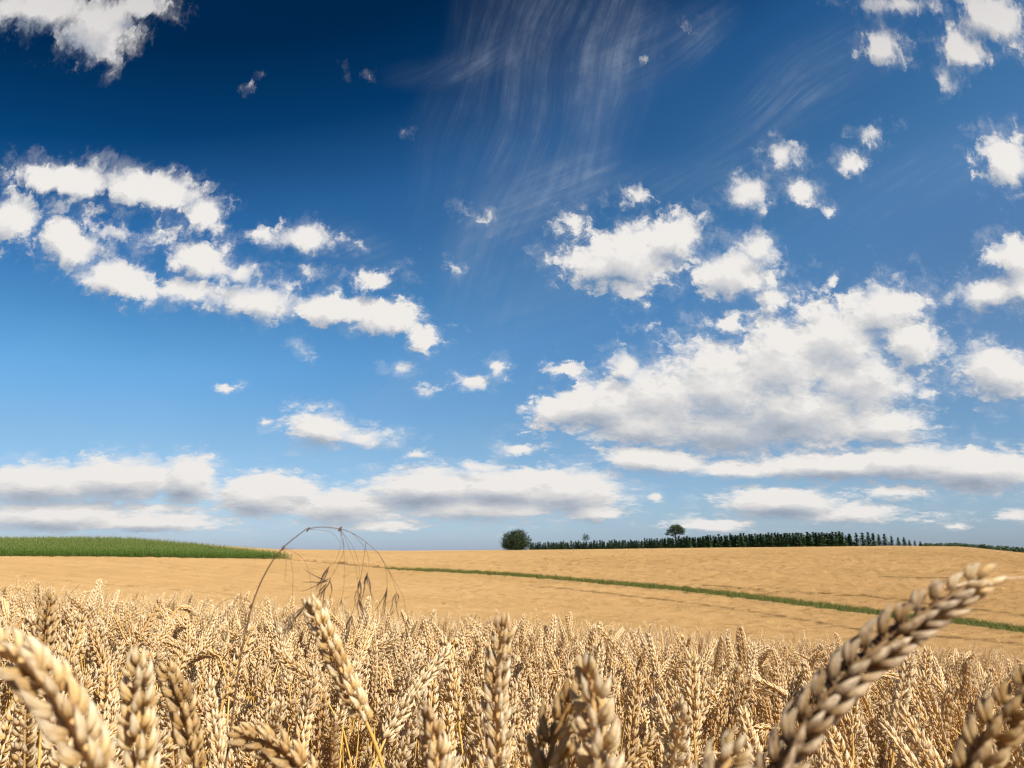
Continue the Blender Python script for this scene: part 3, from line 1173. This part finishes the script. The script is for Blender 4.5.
def conifer(px, ytop, yd, label, group):
    u, v = pix_uv(px, ytop)
    x, y = u * yd, yd
    z0 = float(soil_z(x, y)) + 0.45
    ht = EYE + v * yd - z0
    s = max(ht, 1.0) / 4.0
    t, c = CON[int(rng.integers(0, 7))]
    o = tree_thing("conifer", label, (x, y, z0), float(rng.uniform(0, 6.28)), s, group)
    o.scale = (s * rng.uniform(1.5, 2.0), s * rng.uniform(1.5, 2.0), s)
    link("trunk", t, o)
    link("crown", c, o)


SMALL = ('small dark conifer in the low stretch between the round tree and the gnarled tree', 'low young conifers right of the round tree')
TALL = ('dark conifer in the tall dense right stretch of the row on the horizon', 'taller conifers along the right of the row')
px = 531.0
while px < 656:
    top = np.interp(px, [530, 545, 600, 656], [543.0, 542.2, 541.2, 539.0]) + rng.normal(0, .8)
    conifer(px, top, 221.5 + rng.uniform(0, 3), *SMALL)
    px += rng.uniform(2.0, 3.2)
while px < 926:
    top = np.interp(px, [656, 690, 720, 760, 800, 850, 880, 905, 915, 926], [539, 537.0, 535.4, 533.8, 533.0, 532.6, 534.0, 538, 540.5, 543.5]) + rng.normal(0, .9)
    conifer(px, top, 221.5 + rng.uniform(0, 3.5), *TALL)
    px += rng.uniform(2.2, 3.4) if px < 840 else rng.uniform(5.2, 7.2)
for px in np.arange(533, 850, 3.6):                      # a second rank behind fills the gaps
    conifer(px + rng.uniform(-2, 2), np.interp(px, [536, 650, 668, 760, 850], [543.5, 541, 539.0, 535.5, 534.5]) + rng.normal(0, .7), 226.5 + rng.uniform(0, 2),
            *(TALL if px > 656 else SMALL))


def branch_tube(buf, a, c, r0, r1, rg, bow=.1):
    a, c = np.asarray(a, float), np.asarray(c, float)
    mid = (a + c) / 2 + rg.normal(0, bow, 3) * np.linalg.norm(c - a)
    tube(buf, catmull([a, mid, c], 4), np.linspace(r0, r1, 9), 6, 0, .5)


def clump_tree(name, label, pxc, ybase, yd, trunk_h, clumps, nleaf, size, leafmat, r0):
    """Trunk with limbs that end in leaf clumps; clumps given as (x, y, z, rx, ry, rz) above the base, in metres."""
    u, v = pix_uv(pxc, ybase)
    x, y = u * yd, yd
    z0 = float(soil_z(x, y)) + .3
    o = tree_thing(name, label, (x, y, z0))
    rg = np.random.default_rng(int(pxc))
    tr, cr = Buf(), Buf()
    tube(tr, [(0, 0, -.3), (rg.normal(0, .05), 0, trunk_h * .5), (rg.normal(0, .1), 0, trunk_h)], [r0 * 1.3, r0, r0 * .75], 8, 0, .5)
    for (a, c, d, rx, ryy, rz) in clumps:
        branch_tube(tr, (0, 0, trunk_h * .92), (a, c, d), r0 * .5, r0 * .12, rg)
        k = int(nleaf * rx * ryy * rz)
        dirs = rg.normal(0, 1, (k, 3))
        dirs /= np.linalg.norm(dirs, axis=1)[:, None]
        rad = rg.random(k) ** .42 * (1 + rg.normal(0, .10, k))
        leaf_quads(cr, dirs * rad[:, None] * [rx, ryy, rz] + [a, c, d], 0, size, rg)
    link("trunk", tr.mesh("trunk", [M['bark']]), o)
    link("crown", cr.mesh("crown", [leafmat], False), o)


rg = np.random.default_rng(3)
cl = []
for i in range(44):
    az, el = rg.uniform(0, 6.28), rg.uniform(-.75, 1.5)
    d = np.array([math.cos(az) * math.cos(el), math.sin(az) * math.cos(el), math.sin(el)])
    q = rg.uniform(.6, 1.0)
    c = d * np.array([4.2, 4.2, 3.3]) * q + [0, 0, 3.2]
    cl.append((*c, rg.uniform(.8, 1.3), rg.uniform(.8, 1.3), rg.uniform(.7, 1.0)))
clump_tree("broadleaf_tree", 'large round dark green tree standing alone at the left end of the conifer row', 516, 549, 221, 2.2,
           cl + [(0, 0, 3.2, 4.7, 4.7, 3.5), (0, 0, 2.0, 4.6, 4.6, 1.8)], 70, .17, M['broadleaf'], .28)
clump_tree("broadleaf_tree", 'tiny round-topped tree poking above the low stretch of the conifer row', 586, 548, 228, 3.0,
           [(0, 0, 4.7, 1.1, 1.1, .9), (.6, .3, 4.0, .8, .8, .6), (-.6, 0, 3.9, .8, .8, .6)], 220, .14, M['broadleaf'], .12)
clump_tree("pine_tree", 'tall gnarled tree with an open flat-topped crown rising above the conifer row', 676, 548, 227, 4.1,
           [(q[0], q[1], q[2] - 1.4, q[3] * 1.1, q[4] * 1.1, q[5] * 1.15) for q in [(0.3, 0, 8.4, 1.8, 1.5, .8), (-1.3, .3, 7.4, 1.3, 1.1, .7), (1.7, -.2, 7.7, 1.4, 1.2, .75), (.4, .2, 6.9, 1.1, 1.0, .6), (2.2, 0, 6.8, 1.0, .9, .55),
            (-2.4, 0, 6.5, .9, .8, .45), (.9, 0, 8.9, 1.0, 1.0, .5), (-.9, 0, 6.2, .8, .8, .4)]], 420, .15, M['pine'], .17)


# hedge behind the ridge at the right
def bush(rg):
    buf = Buf()
    k = 260
    d = rg.normal(0, 1, (k, 3))
    d /= np.linalg.norm(d, axis=1)[:, None]
    leaf_quads(buf, d * (rg.random(k) ** .4)[:, None] * [.8, .7, .75] + [0, 0, .75], 0, .13, rg)
    return buf


hx = np.arange(pix_uv(922, 545)[0] * 222, 215, .8)
hy = 221.5 + rng.uniform(0, 1.5, len(hx))
n = len(hx)
hscl = np.interp(hx / 222, [.59, .66, .73], [.95, 1.25, 1.5]) * rng.uniform(.85, 1.15, n)
o = scatter("hedge", [bush(rg) for _ in range(4)], [M['conifer']], np.stack([hx, hy, soil_z(hx, hy) + .35], 1),
            np.stack([np.zeros(n), np.zeros(n), rng.uniform(0, 6.28, n)], 1), hscl, rng.integers(0, 4, n))
tag(o, 'low dark hedge along the falling ridge right of the conifers', 'hedge')

# ------------------------------------------------------------------ the foreground crop
NODS = [4, 9, 14, 22, 32, 46, 64, 88, 110, 18, 28, 54]
WORDS = ['upright', 'upright', 'upright', 'tilted', 'tilted', 'nodding', 'nodding', 'drooping', 'drooping', 'upright', 'tilted', 'nodding']
WEIGHT = np.array([1.5, 1.6, 1.5, 1.2, .9, .6, .4, .32, .22, 1.4, 1.0, .5])
HI, LO = [], []
for i, nod in enumerate(NODS):
    rg = np.random.default_rng(100 + i)
    el = rg.uniform(.072, .090)
    st, ea = stalk_curve(STRAW + rg.normal(0, .02), R(rg.uniform(2, 8)), R(nod), el, rg)
    bref = [math.sin(i * 1.3), math.cos(i * 1.3), .1]
    hi = dict(stem=make_stem(st), ear=make_ear(ea, rg.uniform(.82, .95), bref, rg, 1), leaf=[make_leaf(st, rg) for _ in range(1 + i % 3)])
    HI.append(hi)
    lo = Buf()
    lo.merge(make_ear(ea, .92, bref, rg, 2), 0)
    lo.merge(make_stem(st, .0022, .0013, 3, 16), 1)
    for lf in hi['leaf']:
        lo.merge(lf, 2)
    LO.append(lo)


def joined(h):
    b_ = Buf()
    b_.merge(h['ear'], 0)
    b_.merge(h['stem'], 1)
    for lf in h['leaf']:
        b_.merge(lf, 2)
    return b_


bands = []
for y0, y1, dens in ((-1.2, 0.4, 350), (0.4, 3.0, 640), (3.0, 6.0, 560), (6.0, 13.0, 330)):
    hw = 0.86 * max(y1, 0) + 1.1
    k = int(dens * (y1 - y0) * 2 * hw)
    bx, by = rng.uniform(-hw, hw, k), rng.uniform(y0, y1, k)
    kp = np.abs(bx) < 0.86 * np.maximum(by, 0) + (1.1 if y1 < 3.5 else .6)
    bands.append((bx[kp], by[kp]))
wx = np.concatenate([q[0] for q in bands])
wy = np.concatenate([q[1] for q in bands])
# the weed's own spot is kept free
kp = ~((wy > 0) & (wy < .60) & (wx / np.maximum(wy, .01) > -.43) & (wx / np.maximum(wy, .01) < -.30))
wx, wy = wx[kp], wy[kp]
n = len(wx)
wv = rng.choice(len(NODS), n, p=WEIGHT / WEIGHT.sum())
ws = np.clip(rng.normal(1.0, .04, n), .90, 1.07)
low = rng.random(n) < .38                                  # later shoots stand lower and fill the gaps
ws[low] *= rng.uniform(.78, .97, low.sum())
wr = rng.uniform(0, 6.28, n)
bowed = (np.hypot(wx, wy) < .95) & (np.array(NODS)[wv] > 50)   # close to the lens nearly all stand straight
wv[bowed] = rng.choice([0, 1, 2, 3, 9], bowed.sum())
d0 = np.hypot(wx, wy)
ws *= np.where(d0 < .44, .82, 1.0)                        # trodden lower round the photographer's feet
wtilt = rng.normal(0, .07, (n, 2))
wz = soil_z(wx, wy)
# which of them show largest
topz = wz + STRAW * ws
cv = (topz - EYE) / np.maximum(wy, .05)
ppx, ppy = uv_pix(wx / np.maximum(wy, .05), cv)
cand = np.where((wy > .45) & (ppx > -15) & (ppx < W + 15) & (ppy < H + 5))[0]
cand = cand[np.argsort(d0[cand])][:285]
indiv = np.zeros(n, bool)
indiv[cand] = True
rest_near = (~indiv) & (d0 < 3.0)
rest_far = (~indiv) & (d0 >= 3.0)
sel = np.where(~indiv)[0]
allv = [joined(h) for h in HI] + LO
pk = wv[sel] + np.where(rest_far[sel], len(NODS), 0)
o = scatter("wheat_crop", allv, [M['husk'], M['straw'], M['dry_leaf']], np.stack([wx, wy, wz], 1)[sel],
            np.concatenate([wtilt[sel], wr[sel][:, None]], 1), ws[sel], pk)
tag(o, 'dense crowd of ripe wheat ears thinning into the distance behind the nearest ears', 'wheat')
print('crop', len(sel), 'field patches', len(fx), 'maize', len(cx))

SETS = []
for i, h in enumerate(HI):
    SETS.append((h['stem'].mesh("stem", [M['straw']]), h['ear'].mesh("ear", [M['husk']]), [lf.mesh("leaf", [M['dry_leaf']]) for lf in h['leaf']]))
GR = {'upright': 'upright ears of the foreground crop', 'tilted': 'tilted ears of the foreground crop',
      'nodding': 'nodding ears of the foreground crop', 'drooping': 'drooping ears of the foreground crop'}
LB = {'upright': 'ripe golden wheat plant with a straight upright ear among the crowded foreground crop',
      'tilted': 'ripe golden wheat plant with a slightly tilted ear among the crowded foreground crop',
      'nodding': 'ripe golden wheat plant with a nodding bent ear among the crowded foreground crop',
      'drooping': 'ripe golden wheat plant with its ear drooping over, among the crowded foreground crop'}
for i in cand:
    st, ea, lvs = SETS[wv[i]]
    o = tree_thing("wheat_plant", LB[WORDS[wv[i]]], (wx[i], wy[i], wz[i]), 0, ws[i], GR[WORDS[wv[i]]], 'wheat')
    o.rotation_euler = (wtilt[i, 0], wtilt[i, 1], wr[i])
    o.empty_display_size = .1
    link("stem", st, o)
    link("ear", ea, o)
    for lf in lvs:
        link("leaf", lf, o)


# ------------------------------------------------------------------ the ears closest to the lens, each placed as in the photograph
def big_ear(path, depth, width, label, mat, roll=0.0, seed=1, depth2=None, awn=None, op=.88, fat=1.02, lng=1.1):
    """path: picture points from the ear's foot to its tip; width: its thickness in the picture."""
    rg = np.random.default_rng(seed)
    n = len(path)
    ds = np.linspace(depth, depth2 or depth, n)
    P3 = np.array([pix_at(a, c, d) for (a, c), d in zip(path, ds)])
    scale = width * depth / F / 0.0190
    curve = catmull(P3, 10)
    view = unit(P3[n // 2] - np.array([0, 0, EYE]))
    tdir = unit(curve[-1] - curve[0])
    acr = unit(np.cross(tdir, view))
    bref = acr * math.cos(roll) + unit(np.cross(acr, tdir)) * math.sin(roll)
    # stem from the ear's foot down to the soil
    t0 = unit(curve[0] - curve[4])
    gx0, gy0 = P3[0][0] + t0[0] * .10, max(P3[0][1] + t0[1] * .10, .12) + .05
    ground = np.array([gx0, gy0, float(soil_z(gx0, gy0))])
    c1, c2 = P3[0] + t0 * .10, ground + [0, 0, .45]
    q = np.linspace(0, 1, 40)[:, None]
    stem = ((1 - q) ** 3 * P3[0] + 3 * (1 - q) ** 2 * q * c1 + 3 * (1 - q) * q * q * c2 + q ** 3 * ground)[::-1]
    o = tree_thing("wheat_plant", label, ground, 0, 1, None, 'wheat')
    o.empty_display_size = .1
    org = ground
    link("stem", make_stem(stem - org, .0019 * scale, .0012 * scale, 8, 1).mesh("stem", [M['straw']]), o)
    pts, lay = spikelet_layout(curve - org, scale, bref, rg)
    ear = Buf()
    tube(ear, pts[::3], .0013 * scale, 6, 0, .6, .1)
    eo = link("ear", ear.mesh("ear", [mat]), o)
    for i, (c, T, O, N, sz) in enumerate(lay):
        sb = Buf()
        spikelet(sb, c, T, O, N, sz, 10, 12, rg, 0, op, fat, lng)
        link("spikelet", sb.mesh("spikelet", [M['husk_pale'] if awn and i > len(lay) - 5 else mat]), eo)   # papery pale end
    if awn:
        ab = Buf()
        A3 = np.array([pix_at(a, c, depth2 or depth) for a, c in awn]) - org
        tube(ab, catmull(A3, 6), np.linspace(.0003, .00012, len(awn) * 6 - 5), 5, 0, .9, 1.0)
        link("awn", ab.mesh("awn", [M['husk_pale']]), eo)
    return o


big_ear([(764, 806), (786, 752), (823, 702), (868, 657), (918, 618), (978, 580)], .185, 45,
        'large grey-brown blurred ear leaning diagonally up against the far slope at right', M['husk_grey'], .35, 1, .20,
        [(945, 590), (975, 581), (1024, 577), (1060, 574)], .74, 1.0, 1.25)
big_ear([(104, 800), (78, 735), (42, 680), (-12, 640)], .185, 46, 'pale blurred ear arching in from the bottom left corner', M['husk_pale'], .5, 2)
big_ear([(140, 810), (139, 760), (138, 710), (139, 664)], .27, 37, 'upright out-of-focus pale ear just right of the arching corner ear', M['husk'], .9, 3)
big_ear([(496, 800), (498, 750), (496, 690), (503, 626)], .36, 27, 'sharp straight ear standing tallest in the middle of the foreground', M['husk_pale'], .2, 4)
big_ear([(600, 810), (598, 765), (594, 715), (590, 672)], .24, 42, 'thick ear with a splayed tip at bottom centre', M['husk_pale'], 1.0, 5, op=1.1)
big_ear([(538, 815), (545, 775), (556, 735), (572, 700)], .26, 40, 'brownish ear leaning behind the thick splayed ear at bottom centre', M['husk_brown'], .3, 6)
big_ear([(955, 815), (975, 765), (998, 725), (1030, 682)], .2, 44, 'blurred brown ear leaning out at the bottom right corner', M['husk_brown'], .6, 7)
big_ear([(684, 842), (699, 807), (716, 780), (734, 755)], .19, 42, 'blurred ear tip just poking up at the bottom edge left of the large diagonal ear', M['husk_pale'], .2, 8)
big_ear([(366, 722), (350, 690), (332, 650), (313, 606)], .40, 25, 'golden ear leaning left beside the drooping weed, its left side in shade', M['husk'], .7, 9)
big_ear([(196, 770), (188, 735), (180, 700), (168, 672)], .36, 27, 'dull brown ear leaning left behind the upright blurred ear', M['husk_brown'], .4, 10)
big_ear([(318, 800), (300, 768), (270, 745), (240, 736)], .34, 28, 'brown ear bowed over almost flat at the bottom edge', M['husk_brown'], .2, 11)
big_ear([(440, 800), (438, 770), (434, 742), (430, 716)], .33, 30, 'short bright ear tip at the bottom edge left of the tallest middle ear', M['husk_pale'], 1.2, 12)
big_ear([(44, 668), (45, 645), (47, 622), (50, 600)], .62, 17, 'dark brown slim ear standing upright above the corner ear', M['husk_brown'], .3, 13)


# ------------------------------------------------------------------ the drooping weed
def weed():
    D = .46
    px_path = [(222, 790), (232, 720), (240, 660), (252, 606), (266, 572), (283, 548), (306, 529)]
    P3 = catmull([pix_at(a, c, D) for a, c in px_path], 8)
    gx0, gy0 = P3[0][0] - .03, D + .03
    g = np.array([gx0, gy0, float(soil_z(gx0, gy0))])
    st = np.vstack([catmull([g, g * .5 + P3[0] * .5 + [.004, 0, 0], P3[0]], 6)[:-1], P3]) - g
    o = tree_thing("brome_grass", 'dark wiry weed grass arching over the wheat with drooping spikelets', g, 0, 1, None, 'weed')
    o.empty_display_size = .1
    b_ = Buf()
    tube(b_, st, np.linspace(.0009, .00026, len(st)), 6, 0, .5)
    arch = catmull([pix_at(a, c, D) for a, c in [(306, 529), (322, 527), (340, 529), (352, 533), (366, 542), (378, 553), (384, 562)]], 6) - g
    tube(b_, arch, np.linspace(.58 * .00045, .58 * .00028, len(arch)), 5, 0, .5)
    for (a, c, r) in [(283, 548, .0008), (251, 606, .0009), (308, 529.5, .0006), (340, 529, .0008)]:
        p = np.array(pix_at(a, c, D)) - g
        q = p + np.array([.0009, 0, .0014])
        tube(b_, [p - (q - p), p, q], [r * .6, r, r * .6], 6, 0, .9)
    link("stem", b_.mesh("stem", [M['weed_stalk']]), o)
    # side branches: picture path, then the length of the spikelet that hangs at the end (0: none)
    BR = [([(283, 548), (290, 558), (293, 575), (292, 598), (290, 612)], 19, 0), ([(283, 548), (300, 556), (309, 572), (311, 596), (306, 606)], 20, 1),
          ([(283, 548), (286, 560), (285, 582)], 0, 0), ([(283, 548), (294, 549)], 0, 0),
          ([(251, 602), (238, 596), (224, 594), (214, 592)], 0, 0), ([(251, 602), (236, 598), (222, 602), (213, 612)], 14, 2),
          ([(252, 607), (264, 610), (274, 618)], 16, 2), ([(251, 606), (240, 604), (232, 614), (228, 628)], 15, 2),
          ([(340, 529), (341, 545), (336, 560), (330, 566)], 18, 0), ([(340, 529), (344, 548), (338, 565), (331, 577)], 20, 3), ([(306, 529), (330, 532), (340, 542)], 0, 0),
          ([(340, 529), (352, 545), (358, 562), (360, 578)], 17, 0), ([(341, 529), (350, 550), (357, 574), (358, 598)], 16, 0),
          ([(352, 533), (365, 548), (369, 562), (368, 572)], 19, 0), ([(378, 552), (385, 566), (387, 580), (387, 586)], 18, 0),
          ([(384, 562), (391, 576), (396, 590), (397, 592)], 18, 0), ([(384, 562), (394, 580), (404, 600), (406, 628)], 16, 0),
          ([(341, 529), (344, 552), (344, 585), (342, 596)], 14, 2), ([(366, 542), (362, 570), (356, 600), (352, 614)], 15, 0)]
    rg = np.random.default_rng(77)
    for path, L, kind in BR:
        dd = D + rg.normal(0, .012)
        pp = catmull([pix_at(a, c, D + (dd - D) * i / len(path)) for i, (a, c) in enumerate(path)], 6) - g
        bb = Buf()
        tube(bb, pp, np.linspace(.58 * .00026, .58 * .00016, len(pp)), 4, 0, .5)
        bo = link("branch", bb.mesh("branch", [M['weed_stalk']]), o)
        if not L:
            continue
        down = unit(unit(pp[-1] - pp[-4]) * .6 + np.array([0, 0, -.8]))
        if kind == 3:
            down = unit(np.array([-.3, 0, -.5]))
        if kind == 1:
            down = unit(np.array([-.7, 0, -.8]))
        sb = Buf()
        Lm = 1.3 * L * dd / F
        for k in range(8 if kind == 3 else 3 + int(rg.random() * 2)):
            sp_ = (.55 if kind == 3 else .27)
            a = unit(down + rg.normal(0, sp_, 3))
            f = k / 6
            husk(sb, pp[-1] + down * Lm * .30 * f, a, rg.normal(0, 1, 3), Lm * .70, .00095, .0008, 6, 6, rg.random(), .02)
            tb = pp[-1] + down * Lm * .30 * f + a * Lm * .58
            tube(sb, [tb, tb + a * Lm * .25, tb + (a + rg.normal(0, .1, 3)) * Lm * .5], [.0003, .0002, .0001], 3, 0, rg.random())
        link("spikelet", sb.mesh("spikelet", [M['weed_pale'] if kind == 2 else M['weed_spikelet']]), bo)


weed()
